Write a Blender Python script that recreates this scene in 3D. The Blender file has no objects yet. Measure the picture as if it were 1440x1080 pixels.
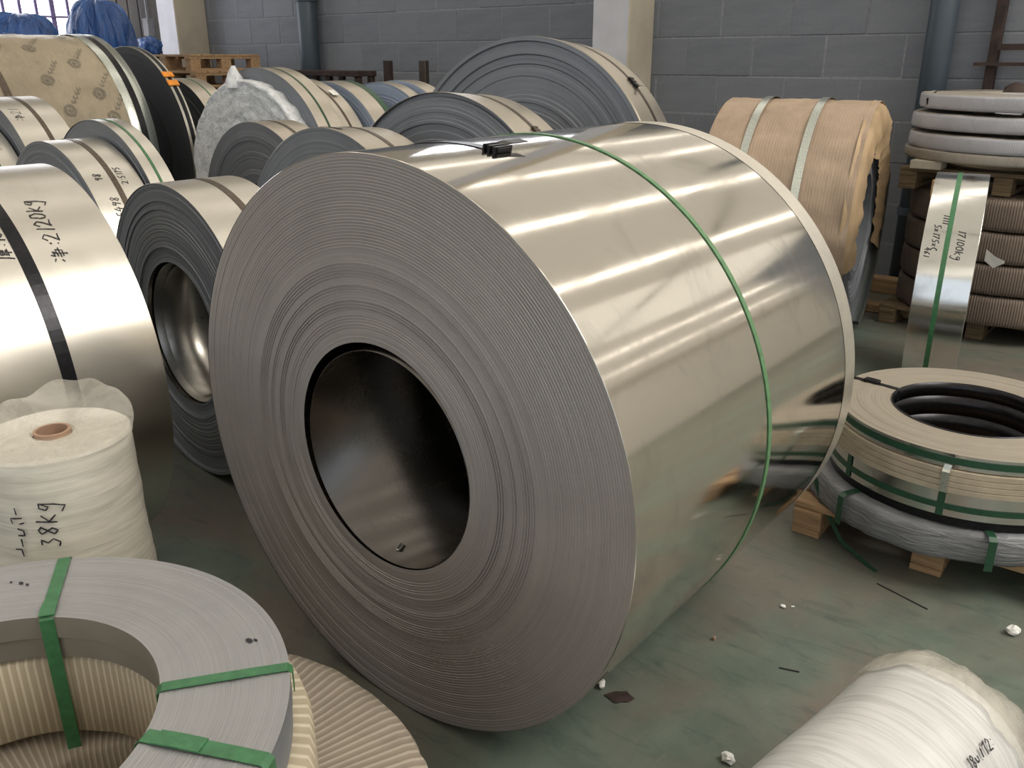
import bpy, bmesh, math, random
from math import sin, cos, pi, radians as rad, atan2, sqrt, hypot
from mathutils import Vector, Matrix, noise
random.seed(7)
SC = bpy.context.scene
COL = SC.collection

# ------------------------------------------------------------------ camera
cam_d = bpy.data.cameras.new('camera'); cam = bpy.data.objects.new('camera', cam_d); COL.objects.link(cam)
cam_d.sensor_width = 36.0; cam_d.lens = 1224.6/1440*36; cam_d.clip_start = .05; cam_d.clip_end = 300
cam.matrix_world = Matrix.Translation((0, 0, 1.472)) @ Matrix.Rotation(rad(39.6), 4, 'Z') @ Matrix.Rotation(rad(90-20.6), 4, 'X') @ Matrix.Rotation(rad(-.115), 4, 'Z')
SC.camera = cam
# ------------------------------------------------------------------ world / exposure
W = bpy.data.worlds.new('overcast_sky'); SC.world = W; W.use_nodes = True
bg = W.node_tree.nodes['Background']; bg.inputs[0].default_value = (.84, .92, 1, 1); bg.inputs[1].default_value = 1.15
SC.view_settings.view_transform = 'Standard'; SC.view_settings.look = 'None'
SC.view_settings.gamma = 1; SC.view_settings.use_curve_mapping = False
SC.view_settings.exposure = 0.0
SKYLIGHT = 3.6      # emission of the translucent roof panes
SIDEWIN = 5.0       # emission of the side windows
ROOF_TRANS = .62    # how much daylight the thin roof sheeting lets through

# ------------------------------------------------------------------ material helpers
class NT:
    def __init__(s, name):
        s.m = bpy.data.materials.new(name); s.m.use_nodes = True
        s.t = s.m.node_tree; s.b = s.t.nodes['Principled BSDF']; s.o = s.t.nodes['Material Output']
        s.tc = s.n('ShaderNodeTexCoord')
    def n(s, ty, **k):
        x = s.t.nodes.new(ty)
        for a, v in k.items(): setattr(x, a, v)
        return x
    def l(s, a, b): s.t.links.new(a, b)
    def set(s, **k):
        for a, v in k.items(): s.b.inputs[a.replace('_', ' ')].default_value = v
        return s
    def vec(s, scale=(1, 1, 1), src='Object'):
        mp = s.n('ShaderNodeMapping'); mp.inputs['Scale'].default_value = scale
        s.l(s.tc.outputs[src], mp.inputs['Vector']); return mp.outputs[0]
    def noise(s, vec, scale=5, detail=4, rough=.55, dist=0):
        x = s.n('ShaderNodeTexNoise'); x.inputs['Scale'].default_value = scale; x.inputs['Detail'].default_value = detail
        x.inputs['Roughness'].default_value = rough; x.inputs['Distortion'].default_value = dist
        s.l(vec, x.inputs['Vector']); return x.outputs['Fac']
    def ramp(s, fac, stops):
        r = s.n('ShaderNodeValToRGB'); e = r.color_ramp.elements
        while len(e) < len(stops): e.new(.5)
        for i, (p, c) in enumerate(stops):
            e[i].position = p; e[i].color = (*c, 1) if len(c) == 3 else c
        s.l(fac, r.inputs[0]); return r.outputs[0]
    def val(s, fac, lo, hi, f0=0, f1=1):
        r = s.n('ShaderNodeMapRange'); r.inputs[1].default_value = f0; r.inputs[2].default_value = f1
        r.inputs[3].default_value = lo; r.inputs[4].default_value = hi; s.l(fac, r.inputs[0]); return r.outputs[0]
    def math(s, op, a, b=None, c=None):
        x = s.n('ShaderNodeMath', operation=op)
        for i, v in enumerate((a, b, c)):
            if v is None: continue
            if isinstance(v, (int, float)): x.inputs[i].default_value = v
            else: s.l(v, x.inputs[i])
        return x.outputs[0]
    def mix(s, fac, a, b, mode='MIX'):
        x = s.n('ShaderNodeMix', data_type='RGBA', blend_type=mode)
        for i, v in ((0, fac), (6, a), (7, b)):
            if isinstance(v, (int, float)): x.inputs[i].default_value = v
            elif isinstance(v, tuple): x.inputs[i].default_value = (*v, 1)
            else: s.l(v, x.inputs[i])
        return x.outputs[2]
    def bump(s, h, strength=.3, dist=.01):
        x = s.n('ShaderNodeBump'); x.inputs['Strength'].default_value = strength; x.inputs['Distance'].default_value = dist
        s.l(h, x.inputs['Height']); s.l(x.outputs[0], s.b.inputs['Normal']); return s
    def sep(s):
        x = s.n('ShaderNodeSeparateXYZ'); s.l(s.tc.outputs['Object'], x.inputs[0]); return x.outputs
    def comb(s, x, y, z):
        c = s.n('ShaderNodeCombineXYZ')
        for i, v in enumerate((x, y, z)):
            if isinstance(v, (int, float)): c.inputs[i].default_value = v
            else: s.l(v, c.inputs[i])
        return c.outputs[0]
    def base(s, c): s.l(c, s.b.inputs['Base Color']); return s
    def rough(s, r): s.l(r, s.b.inputs['Roughness']); return s

def plain(name, col, rough=.5, metal=0.0, spec=.5, nscale=14, var=.18):
    k = NT(name); k.set(Roughness=rough, Metallic=metal, Specular_IOR_Level=spec)
    f = k.noise(k.vec(), nscale, 5)
    k.base(k.ramp(f, [(.25, tuple(c*(1-var) for c in col)), (.75, tuple(min(1, c*(1+var)) for c in col))]))
    return k.m

def steel_sheet(name, col=(.66, .63, .58), r0=.15, r1=.3, smudge=.35, wave=.02):
    """rolled stainless sheet round a coil; local Y is the coil axis"""
    k = NT(name); k.set(Metallic=1.0)
    X, Y, Z = k.sep()
    ang = k.math('ARCTAN2', X, Z)
    v = k.comb(k.math('MULTIPLY', ang, .6), Y, 0)
    cloud = k.noise(v, 5.5, 6, .62, .8)
    wipe = k.noise(k.comb(k.math('MULTIPLY', ang, 1.4), k.math('MULTIPLY', Y, 5.0), 0), 3.2, 6, .6, 1.2)
    grain = k.noise(k.comb(k.math('MULTIPLY', ang, 1.5), k.math('MULTIPLY', Y, 160), 0), 1.0, 3)
    d = k.math('MULTIPLY', k.val(cloud, 0, 1, .52, .74), k.val(wipe, .3, 1, .4, .65))
    dark = tuple(c*(1-smudge) for c in col)
    c1 = k.mix(d, col, dark)
    k.base(k.mix(k.val(grain, 0, .16), c1, tuple(c*.8 for c in col)))
    k.rough(k.math('ADD', k.val(cloud, r0, r1, .3, .75), k.val(grain, -.02, .03)))
    wav = k.noise(k.comb(k.math('MULTIPLY', ang, .5), k.math('MULTIPLY', Y, .6), 0), 4, 2)
    k.bump(wav, wave, .01)
    return k.m

def steel_edge(name, col=(.23, .225, .225), rough=.5, metal=.6, ring=330.0, var=.3, stain=.25):
    """the slit edges of the layers: fine concentric tone and relief about local Y"""
    k = NT(name); k.set(Metallic=metal)
    X, Y, Z = k.sep()
    r = k.math('SQRT', k.math('ADD', k.math('MULTIPLY', X, X), k.math('MULTIPLY', Z, Z)))
    n1 = k.noise(k.comb(k.math('MULTIPLY', r, ring), 0, 0), 1.0, 2)
    n2 = k.noise(k.comb(k.math('MULTIPLY', r, ring*.12), 0, 0), 1.0, 3)
    st = k.noise(k.vec(), 4.5, 6, .6, .5)
    f = k.math('ADD', k.math('MULTIPLY', n1, .6), k.math('MULTIPLY', n2, .4))
    c = k.ramp(f, [(.3, tuple(x*(1-var) for x in col)), (.7, tuple(min(1, x*(1+var)) for x in col))])
    k.base(k.mix(k.val(st, 0, stain, .45, .8), c, tuple(x*.45 for x in col)))
    k.rough(k.val(n1, rough-.08, rough+.12))
    k.bump(n1, .35, .002)
    return k.m

M = {}
M['sheet_main'] = steel_sheet('bright_rolled_steel', (.72, .685, .63), .07, .15, .32, .0)
M['sheet'] = steel_sheet('mill_finish_steel', (.70, .67, .615), .28, .36, .15)
M['sheet_far'] = steel_sheet('dusty_rolled_steel', (.62, .57, .50), .3, .42, .2)
M['sheet_mirror'] = steel_sheet('mirror_film_steel', (.72, .72, .70), .1, .22, .25, .16)
M['edge_main'] = steel_edge('slit_edge_steel', (.36, .335, .325), .5, .55, 420, .13)
M['edge'] = steel_edge('slit_edge_blue_grey', (.235, .252, .285), .45, .45, 300, .17)
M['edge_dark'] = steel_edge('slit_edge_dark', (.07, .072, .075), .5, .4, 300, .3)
M['edge_pale'] = steel_edge('slit_edge_pale_blue', (.42, .49, .62), .45, .25, 160, .2)  # paler and bluer than the other slit edges
M['edge_flat'] = steel_edge('slit_edge_pale_grey', (.40, .40, .415), .42, .55, 460, .13)
M['edge_cream'] = steel_edge('slit_edge_cream', (.31, .275, .225), .6, .15, 240, .16)
M['bore'] = steel_sheet('bore_steel_shaded', (.13, .122, .115), .22, .30, .08)  # coil steel darkened: the shade inside the bores is put into the colour
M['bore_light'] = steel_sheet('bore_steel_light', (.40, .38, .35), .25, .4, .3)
M['bore_grey'] = plain('matt_bore_steel', (.30, .285, .255), .42, .55, .5, 5, .15)
M['strap_green'] = plain('green_plastic_strap', (.05, .17, .075), .35, 0, .5, 60, .25)
M['strap_pale_green'] = plain('pale_green_strap', (.115, .25, .12), .4, 0, .5, 60, .2)
M['strap_dkgreen'] = plain('dark_green_strap', (.02, .075, .04), .35, 0, .5, 60, .2)
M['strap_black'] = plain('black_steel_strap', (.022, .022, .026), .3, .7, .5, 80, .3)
M['strap_brown'] = plain('bronze_steel_strap', (.13, .105, .085), .35, .8, .5, 80, .3)
M['strap_zinc'] = plain('galvanised_strap', (.62, .66, .62), .28, .9, .5, 160, .25)
M['band_cream'] = plain('cream_edge_band', (.78, .74, .67), .36, .85, .5, 30, .06)
M['orange'] = plain('orange_plastic', (.85, .30, .03), .5)
M['ink'] = plain('marker_ink', (.035, .033, .04), .6, 0, .3, 200, .3)
M['wood'] = plain('pallet_wood', (.36, .24, .14), .75, 0, .3, 9, .3)
M['wood_orange'] = plain('reddish_timber', (.42, .23, .12), .75, 0, .3, 9, .3)
M['core'] = plain('cardboard_core', (.42, .27, .19), .8)
M['rust'] = plain('rusty_angle_iron', (.05, .034, .03), .7, .2, .3, 20, .4)
M['pipe'] = plain('slate_painted_pipe', (.05, .068, .088), .45, 0, .5, 3, .15)
M['blue_bag'] = None
M['box_grey'] = plain('grey_enamel', (.18, .18, .19), .5)
M['white_scrap'] = plain('white_paper', (.8, .8, .78), .7)
M['cream'] = plain('cream_paper_edge', (.45, .385, .29), .6)
M['pink'] = plain('salmon_rag', (.62, .30, .2), .8)
M['yellow'] = plain('yellow_tape', (.75, .58, .05), .5)
M['kraft_end'] = plain('amber_kraft_fold', (.40, .285, .17), .6, 0, .4, 6, .25)
M['window_bar'] = plain('violet_grey_bar', (.20, .16, .33), .6)

def wood_dir(name, col):
    k = NT(name); k.set(Roughness=.75, Specular_IOR_Level=.3)
    n = k.noise(k.vec((2, 30, 30)), 2.5, 5, .6, .4)
    k.base(k.ramp(n, [(.3, tuple(c*.55 for c in col)), (.7, tuple(c*1.15 for c in col))])); k.bump(n, .3, .003)
    return k.m
M['wood'] = wood_dir('pallet_wood_grain', (.44, .29, .165))
M['wood_dark'] = wood_dir('aged_pallet_wood', (.20, .145, .085))

def film(name, col, alpha=.5):
    k = NT(name); k.set(Roughness=.22, Specular_IOR_Level=.6)
    n = k.noise(k.vec(), 9, 4, .6, .6)
    k.base(k.ramp(n, [(.3, tuple(c*.85 for c in col)), (.7, col)])); k.bump(n, .5, .01)
    k.l(k.val(n, alpha-.15, alpha+.2, .3, .7), k.b.inputs['Alpha'])
    return k.m
M['film'] = film('clear_stretch_film', (.78, .74, .66), .4)
M['film_white'] = film('cloudy_stretch_film', (.85, .87, .9), .9)

def tarp():
    k = NT('blue_polythene'); k.set(Roughness=.25, Specular_IOR_Level=.6)
    n = k.noise(k.vec((3, 3, .8)), 3, 6, .6, 1.0)
    k.base(k.ramp(n, [(.3, (.012, .045, .17)), (.6, (.03, .11, .36)), (.8, (.12, .27, .6))])); k.bump(n, .8, .06)
    return k.m
M['blue_bag'] = tarp()

def floor_mat():
    k = NT('worn_green_floor_paint'); k.set(Specular_IOR_Level=.45)
    v = k.vec()
    n1 = k.noise(v, 1.1, 7, .62, .6); n2 = k.noise(v, 7, 7, .65, .4); n3 = k.noise(k.vec((1, 3.5, 1)), 5, 6, .7, .8); n4 = k.noise(v, 60, 3)
    c = k.ramp(n2, [(.25, (.085, .115, .095)), (.55, (.125, .155, .128)), (.8, (.16, .185, .15))])
    c = k.mix(k.val(n1, 0, .9, .42, .6), c, (.150, .125, .105))
    c = k.mix(k.val(n3, 0, .75, .52, .72), c, (.055, .08, .07))
    n5 = k.noise(k.vec((3, .8, 1)), 9, 5, .7, .5); c = k.mix(k.val(n5, 0, .35, .6, .75), c, (.20, .195, .17))
    c = k.mix(k.val(n4, 0, .3, .6, .8), c, (.2, .2, .17))
    k.base(c); k.rough(k.val(n1, .3, .55, .3, .7)); k.bump(n2, .08, .004)
    return k.m
M['floor'] = floor_mat()

def block_mat():
    k = NT('grey_concrete_block'); k.set(Roughness=.85, Specular_IOR_Level=.25)
    oi = k.n('ShaderNodeObjectInfo')
    n = k.noise(k.vec((1, 1, 6)), 3, 6, .6, .3); n2 = k.noise(k.vec(), 40, 4)
    c = k.ramp(n, [(.3, (.165, .178, .205)), (.7, (.210, .222, .25))])
    c = k.mix(k.val(oi.outputs['Random'], 0, .5), c, (.245, .258, .285))
    c = k.mix(k.val(n2, 0, .3, .4, .8), c, (.15, .162, .183))
    k.base(c); k.bump(n2, .3, .004)
    return k.m
M['block'] = block_mat()
M['mortar'] = plain('pale_mortar', (.26, .27, .29), .9, 0, .2, 30, .25)
M['plaster'] = plain('whitewashed_plaster', (.60, .60, .64), .8, 0, .3, 5, .1)
M['plaster_beige'] = plain('beige_plaster', (.42, .38, .31), .8, 0, .3, 5, .12)
M['plaster_pale'] = plain('cream_hall_wall', (.80, .76, .70), .8, 0, .3, 2, .06)
M['cladding'] = plain('grey_cladding', (.30, .29, .30), .6, 0, .4, 3, .12)
M['concrete'] = plain('wall_paint', (.45, .43, .40), .8, 0, .3, 3, .1)

def roof_mat():
    k = NT('thin_roof_sheeting')
    d = k.n('ShaderNodeBsdfDiffuse'); d.inputs[0].default_value = (.62, .52, .41, 1)
    t = k.n('ShaderNodeBsdfTranslucent'); t.inputs[0].default_value = (.95, .80, .62, 1)
    mx = k.n('ShaderNodeMixShader'); mx.inputs[0].default_value = ROOF_TRANS
    k.l(d.outputs[0], mx.inputs[1]); k.l(t.outputs[0], mx.inputs[2]); k.l(mx.outputs[0], k.o.inputs[0])
    return k.m
M['roof'] = roof_mat()
def emit(name, col, s):
    k = NT(name); e = k.n('ShaderNodeEmission'); e.inputs[0].default_value = (*col, 1); e.inputs[1].default_value = s
    k.l(e.outputs[0], k.o.inputs[0]); return k.m
M['skylight'] = emit('daylit_roof_pane', (1, .93, .82), SKYLIGHT)
M['skylight_wide'] = emit('daylit_wide_roof_pane', (1, .95, .86), 12.0)
M['skylight_dusty'] = emit('dusty_roof_pane', (1, .93, .80), 1.1)
M['window'] = emit('daylit_window_pane', (.93, .95, 1), SIDEWIN)

def kraft(name, col, ribs=0, wr=.5):
    k = NT(name); k.set(Roughness=.55, Specular_IOR_Level=.4)
    X, Y, Z = k.sep()
    n = k.noise(k.vec((1, 1, 1)), 3.2, 6, .6, .6); n2 = k.noise(k.vec((1, 3, 1)), 14, 5, .6, 1.0)
    c = k.ramp(n, [(.28, tuple(x*.78 for x in col)), (.72, tuple(min(1, x*1.12) for x in col))])
    c = k.mix(k.val(n2, 0, .35, .55, .8), c, tuple(x*.55 for x in col))
    h = n2
    if ribs:
        s = k.math('SINE', k.math('MULTIPLY', Y, ribs))
        h = k.math('ADD', n2, k.math('MULTIPLY', s, .12))
        c = k.mix(k.val(s, 0, .10, -1, 1), c, tuple(x*.7 for x in col))
    k.base(c); k.bump(h, wr, .012)
    return k.m
M['kraft'] = kraft('brown_kraft_paper', (.42, .315, .23), 420, .25)
M['kraft_shiny'] = kraft('waxed_tan_kraft', (.41, .345, .25), 0, .8)
M['kraft_shiny'].node_tree.nodes['Principled BSDF'].inputs['Roughness'].default_value = .36
M['print_ink'] = plain('faded_grey_print', (.24, .215, .17), .6, 0, .3, 50, .3)

def striped(name, light, dark, n=150, axis='Z', frac=.5, rough=.6, bumpy=.35, warp=.35):
    """woven wrapping with stripes that run across the wound tape (radially round local Z)"""
    k = NT(name); k.set(Roughness=rough, Specular_IOR_Level=.35)
    X, Y, Z = k.sep()
    a = k.math('ARCTAN2', X, Y)
    w = k.noise(k.vec(), 6, 3)
    s = k.math('SINE', k.math('ADD', k.math('MULTIPLY', a, n), k.math('MULTIPLY', w, warp*10)))
    ns = k.noise(k.vec(), 9, 5, .6, .5)
    c = k.mix(k.val(s, 0, 1, frac-.3, frac+.3), dark, light)
    c = k.mix(k.val(ns, 0, .45, .5, .8), c, tuple(x*.5 for x in dark))
    k.base(c); k.bump(k.math('ADD', k.math('MULTIPLY', s, .3), ns), bumpy, .008)
    return k.m
M['stripe_cream'] = striped('cream_striped_wrap', (.61, .55, .43), (.43, .37, .27), 130, frac=.55, warp=.05, bumpy=.1)
M['stripe_worn'] = striped('worn_striped_wrap', (.45, .395, .325), (.30, .255, .205), 170, frac=.5, warp=.3, bumpy=.25)
M['crepe_grey'] = striped('grey_crepe_wrap', (.45, .45, .485), (.385, .385, .42), 330, frac=.0, warp=.05, bumpy=.1)
M['crepe_tan'] = striped('tan_crepe_wrap', (.34, .31, .27), (.27, .245, .21), 330, frac=0, warp=.05, bumpy=.12)
M['crepe_brown'] = striped('brown_corrugated_wrap', (.20, .155, .125), (.12, .092, .075), 260, frac=0, warp=.05, bumpy=.5)

def white_wrap(name, col, sc, bs, rough=.35):
    k = NT(name); k.set(Roughness=rough, Specular_IOR_Level=.5)
    n = k.noise(k.vec(sc), 5, 6, .6, 1.0); n2 = k.noise(k.vec(), 3, 3)
    k.base(k.ramp(n, [(.3, tuple(x*.72 for x in col)), (.6, col)])); k.bump(n, bs, .02)
    return k.m
M['white_roll'] = white_wrap('white_stretch_wrap', (.74, .71, .62), (1, 1, 14), .05)
M['white_roll_lying'] = white_wrap('white_stretch_wrap_lying', (.63, .63, .63), (1, 14, 1), .05)
M['white_film_face'] = white_wrap('crumpled_white_film', (.88, .91, .95), (5, 5, 5), .8)
M['foil'] = white_wrap('silver_grey_foil_wrap', (.26, .27, .29), (1.5, 1.5, 12), .9, .3)

# ------------------------------------------------------------------ object helpers
def obj(name, bm, mat, parent=None, smooth=False, loc=None, rot=None, mats=None):
    me = bpy.data.meshes.new(name)
    if smooth:
        for f in bm.faces: f.smooth = True
    bm.to_mesh(me); bm.free()
    for m in (mats or [mat]): me.materials.append(m)
    o = bpy.data.objects.new(name, me); COL.objects.link(o)
    if parent: o.parent = parent
    if loc: o.location = loc
    if rot: o.rotation_euler = rot
    return o
def root(name, label, cat, loc, rot=(0, 0, 0), group=None):
    o = bpy.data.objects.new(name, None); COL.objects.link(o); o.location = loc; o.rotation_euler = rot
    o.empty_display_size = .1
    return tag(o, label, cat, group)
def tag(o, label, cat, group=None):
    o['label'] = label; o['category'] = cat
    if group: o['group'] = group
    return o
def struct(o): o['kind'] = 'structure'; return o
def inst(src, name, parent, loc, rot=(0, 0, 0), scale=(1, 1, 1)):
    o = src.copy(); o.name = name; COL.objects.link(o); o.parent = parent; o.location = loc; o.rotation_euler = rot; o.scale = scale
    return o
def box_bm(sx, sy, sz, c=(0, 0, 0), bev=0.0, bm=None):
    bm = bm or bmesh.new()
    r = bmesh.ops.create_cube(bm, size=1)
    for v in r['verts']: v.co = Vector((v.co.x*sx+c[0], v.co.y*sy+c[1], v.co.z*sz+c[2]))
    if bev: bmesh.ops.bevel(bm, geom=list({e for v in r['verts'] for e in v.link_edges}), offset=bev, segments=1, affect='EDGES')
    return bm
def lathe(prof, segs=128, axis='Y', closed=False, bm=None, disp=None, th0=0, th1=2*pi, matf=None):
    """prof: list of (radius, axial). axis Y: theta from +Z towards +X. axis Z: theta from +X towards +Y"""
    bm = bm or bmesh.new(); full = abs(th1-th0-2*pi) < 1e-6
    n = segs if full else segs+1
    rings = []
    for i, (r, a) in enumerate(prof):
        row = []
        for j in range(n):
            t = th0+(th1-th0)*j/segs
            rr, aa = (r, a) if disp is None else disp(r, a, t, i)
            p = (rr*sin(t), aa, rr*cos(t)) if axis == 'Y' else (rr*cos(t), rr*sin(t), aa)
            row.append(bm.verts.new(p))
        rings.append(row)
    m = len(prof)
    for i in range(m if closed else m-1):
        A, B = rings[i], rings[(i+1) % m]
        for j in range(segs):
            k = (j+1) % n
            q = (A[j], B[j], B[k], A[k])
            f = bm.faces.new(q)
            if matf: f.material_index = matf(i)
    bmesh.ops.recalc_face_normals(bm, faces=bm.faces)
    return bm
def ribbon(path, width_dir, w, t, bm=None):
    """flat strip along path (list of (point, normal)); width_dir a vector"""
    bm = bm or bmesh.new(); rows = []
    for k, (p, nn) in enumerate(path):
        d = width_dir[k] if isinstance(width_dir, list) else width_dir
        d = Vector(d)*w/2; p = Vector(p); nn = Vector(nn)*t
        rows.append([bm.verts.new(p-d), bm.verts.new(p+d), bm.verts.new(p+d+nn), bm.verts.new(p-d+nn)])
    for a, b in zip(rows, rows[1:]):
        for i in range(4): bm.faces.new((a[i], a[(i+1) % 4], b[(i+1) % 4], b[i]))
    bm.faces.new(rows[0]); bm.faces.new(rows[-1][::-1])
    bmesh.ops.recalc_face_normals(bm, faces=bm.faces)
    return bm
def hoop(R, y, w, t=.0012, th0=0, th1=360, slant=0.0, lift=None):
    n = max(8, int(abs(th1-th0)/3)); P = []
    for i in range(n+1):
        th = rad(th0+(th1-th0)*i/n)
        rr = R + (lift(th) if lift else 0)
        nn = Vector((sin(th), 0, cos(th)))
        P.append((nn*rr+Vector((0, y+slant*sin(th), 0)), nn))
    return ribbon(P, (0, 1, 0), w, t)

# ---- pen strokes: glyphs in a unit box, x along the line, y up
G = {
 '0': [[(.1,.5),(.2,.9),(.4,.95),(.55,.6),(.5,.2),(.3,.05),(.12,.2),(.1,.5)]],
 '1': [[(.3,0),(.36,1)]], '2': [[(.05,.75),(.25,1),(.5,.8),(.35,.45),(.05,.05),(.3,.1),(.62,.02)]],
 '3': [[(.1,.9),(.45,.95),(.25,.6),(.5,.35),(.3,.02),(.05,.12)]], '4': [[(.35,1),(.05,.4),(.6,.42)],[(.45,.75),(.38,0)]],
 '5': [[(.55,1),(.2,.95),(.15,.55),(.45,.5),(.45,.12),(.08,.02)]], '6': [[(.5,1),(.15,.5),(.2,.05),(.5,.2),(.35,.5),(.15,.35)]],
 '7': [[(.05,.85),(.55,1),(.3,.5),(.22,0)]], '8': [[(.5,.85),(.3,1),(.1,.8),(.45,.3),(.3,.02),(.1,.2),(.5,.85)]],
 '9': [[(.5,.9),(.2,.95),(.15,.6),(.48,.65),(.5,.9),(.35,0)]],
 'k': [[(.12,0),(.15,1)],[(.5,.7),(.16,.35),(.55,0)]], 'g': [[(.5,.7),(.2,.75),(.1,.45),(.3,.3),(.5,.65),(.5,.0),(.35,-.5),(.05,-.35)]],
 ':': [[(.2,.65),(.24,.72)],[(.2,.2),(.24,.27)]], '-': [[(.05,.45),(.55,.5)]], '.': [[(.2,.02),(.26,.08)]], '/': [[(.1,0),(.5,1)]],
 'x': [[(.1,.1),(.5,.6)],[(.1,.6),(.5,.1)]], 'C': [[(.55,.85),(.25,.95),(.1,.5),(.3,.05),(.58,.15)]],
 'J': [[(.0,.95),(.2,.85)],[(-.05,.4),(.12,.5)],[(.45,1),(.35,.8),(.75,.85),(.6,.65)],[(.35,.62),(.85,.65),(.8,.25),(.38,.3)],[(.3,.45),(1.0,.48)],[(.6,.8),(.6,.02),(.48,.1)]],
 'H': [[(.1,.95),(.95,.98)],[(.15,.95),(.12,.4),(.0,0)],[(.4,.8),(.8,.82),(.78,.55),(.4,.55),(.4,.8)],[(.4,.68),(.78,.69)],[(.35,.4),(.8,.42),(.6,.28),(.62,.02),(.5,.08)],[(.3,.24),(.95,.26)]],
 'K': [[(.45,1),(.5,.9)],[(.05,.75),(.1,.88),(.9,.88),(.85,.75)],[(.3,.8),(.3,.6)],[(.6,.8),(.6,.6)],[(.3,.5),(.3,.25)],[(.3,.5),(.65,.5),(.65,.25)],[(.48,.45),(.4,.15),(.1,0)],[(.52,.2),(.6,.02),(.9,.08),(.9,.2)]],
 'l': [[(.05,.5),(.5,.55),(.45,.95)]], 'q': [[(.1,.8),(.45,.9),(.6,.2)],[(.15,.4),(.3,.1)]], 'u': [[(.1,.6),(.15,.2),(.45,.25),(.5,.6)]], 'd': [[(.05,.2),(.25,.8),(.35,.75),(.15,.15),(.05,.2)]],
}
ADV = {'J': 1.15, 'H': 1.1, 'K': 1.1, '1': .5, ':': .42, '.': .4}
def write(text, surf, s0, h, pen=.006, seed=1, slant=.12, lift=.0012):
    """surf(a, b) -> (point, normal): a along the line, b up; strokes become thin ribbons of ink"""
    rnd = random.Random(seed); bm = bmesh.new(); x = s0[0]
    for ch in text:
        if ch == ' ': x += .5*h; continue
        for st in G[ch]:
            st = [(px+py*slant+rnd.uniform(-.03, .03), py+rnd.uniform(-.03, .03)) for px, py in st]
            pts = []
            for (a, b), (c, d) in zip(st, st[1:]):
                for i in range(3): pts.append((a+(c-a)*i/3, b+(d-b)*i/3))
            pts.append(st[-1])
            P3 = [surf(x+px*h, s0[1]+py*h) for px, py in pts]
            P3 = [(p+n*lift, n) for p, n in P3]; rows = []
            for i, (p, n) in enumerate(P3):
                tdir = (P3[min(i+1, len(P3)-1)][0]-P3[max(i-1, 0)][0]).normalized()
                sd = n.cross(tdir).normalized()*pen*.5*(.75+.5*rnd.random())
                rows.append((bm.verts.new(p-sd), bm.verts.new(p+sd)))
            for (a, b), (c, d) in zip(rows, rows[1:]): bm.faces.new((a, b, d, c))
        x += ADV.get(ch, .68)*h
    return bm
def cyl_surf(R, th_start, y0, up=(0, 1)):
    """line runs round the hoop towards smaller angle (uphill on the +X side); glyph tops point to -Y"""
    def f(a, b):
        th = rad(th_start)-a/R
        n = Vector((sin(th), 0, cos(th)))
        return n*R+Vector((0, y0-b, 0)), n
    return f

# ------------------------------------------------------------------ coil builder (axis = local Y, origin on the floor under the near face)
def ring_profile(r, R, n, amp, seed, step=.0, ridges=()):
    rnd = random.Random(seed); out = []; walk = 0.0
    for i in range(n):
        a = r+(R-r)*i/n; b = r+(R-r)*(i+.72)/n
        walk = walk*.9+rnd.gauss(0, amp)
        if rnd.random() < step: walk += rnd.choice((-1, 1))*rnd.uniform(3, 7)*amp
        o = walk
        for (r0, r1, am) in ridges:
            if r0 < a < r1: o += am*(1 if i % 2 else -1)
        out += [(a, o), (b, o)]
    out.append((R, out[-1][1]))
    return out
def coil(name, label, X, Yn, Yf, R, r, yaw=0, tilt=0, group=None, rings=44, amp=.0008, step=.03, ridges=(), sheet='sheet', edge='edge',
         segs=112, seed=1, sheet_gap=(0, 0), dz=0.0, loose=0.0, cat='steel coil', wrapname='outer_wrap', bore='bore'):
    L = Yf-Yn
    o = root(name, label, cat, (X, Yn, dz), (rad(tilt), 0, rad(yaw)), group)
    z = R
    front = [(rr, off) for rr, off in ring_profile(r, R-.0015, rings, amp, seed, step, ridges)]
    back = [(rr, L-off) for rr, off in ring_profile(r, R-.0015, max(8, rings//3), amp, seed+9, step)]
    nf = len(front); prof = front+back[::-1]
    ec = loose
    def disp(rr, a, t, i):
        if ec:
            k = (rr-r)/(R-r); rr += ec*sin(k*23+2*t)*.35*k*(1-k)*4*(.5+.5*noise.noise((rr*30, t*.7, seed)))
        return rr, a
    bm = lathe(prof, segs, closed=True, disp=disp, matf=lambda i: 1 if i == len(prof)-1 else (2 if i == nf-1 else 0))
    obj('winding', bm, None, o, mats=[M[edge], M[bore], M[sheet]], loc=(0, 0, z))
    a, b = sheet_gap
    bm = lathe([(R-.0012, a-.0006), (R, a), (R, a+.001), (R, a+.002), (R, L-b-.002), (R, L-b-.001), (R, L-b), (R-.0012, L-b+.0006)], 224)
    obj(wrapname, bm, M[sheet], o, smooth=True, loc=(0, 0, z))
    o['R'] = R; o['zc'] = z
    return o
def add_hoop(o, y, w, mat, th0=0, th1=360, slant=0, name='strap', lift=None, t=.0012, dR=.0006):
    s = obj(name, hoop(o['R']+dR, y, w, t, th0, th1, slant, lift), M[mat], o, loc=(0, 0, o['zc'])); return s
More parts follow.
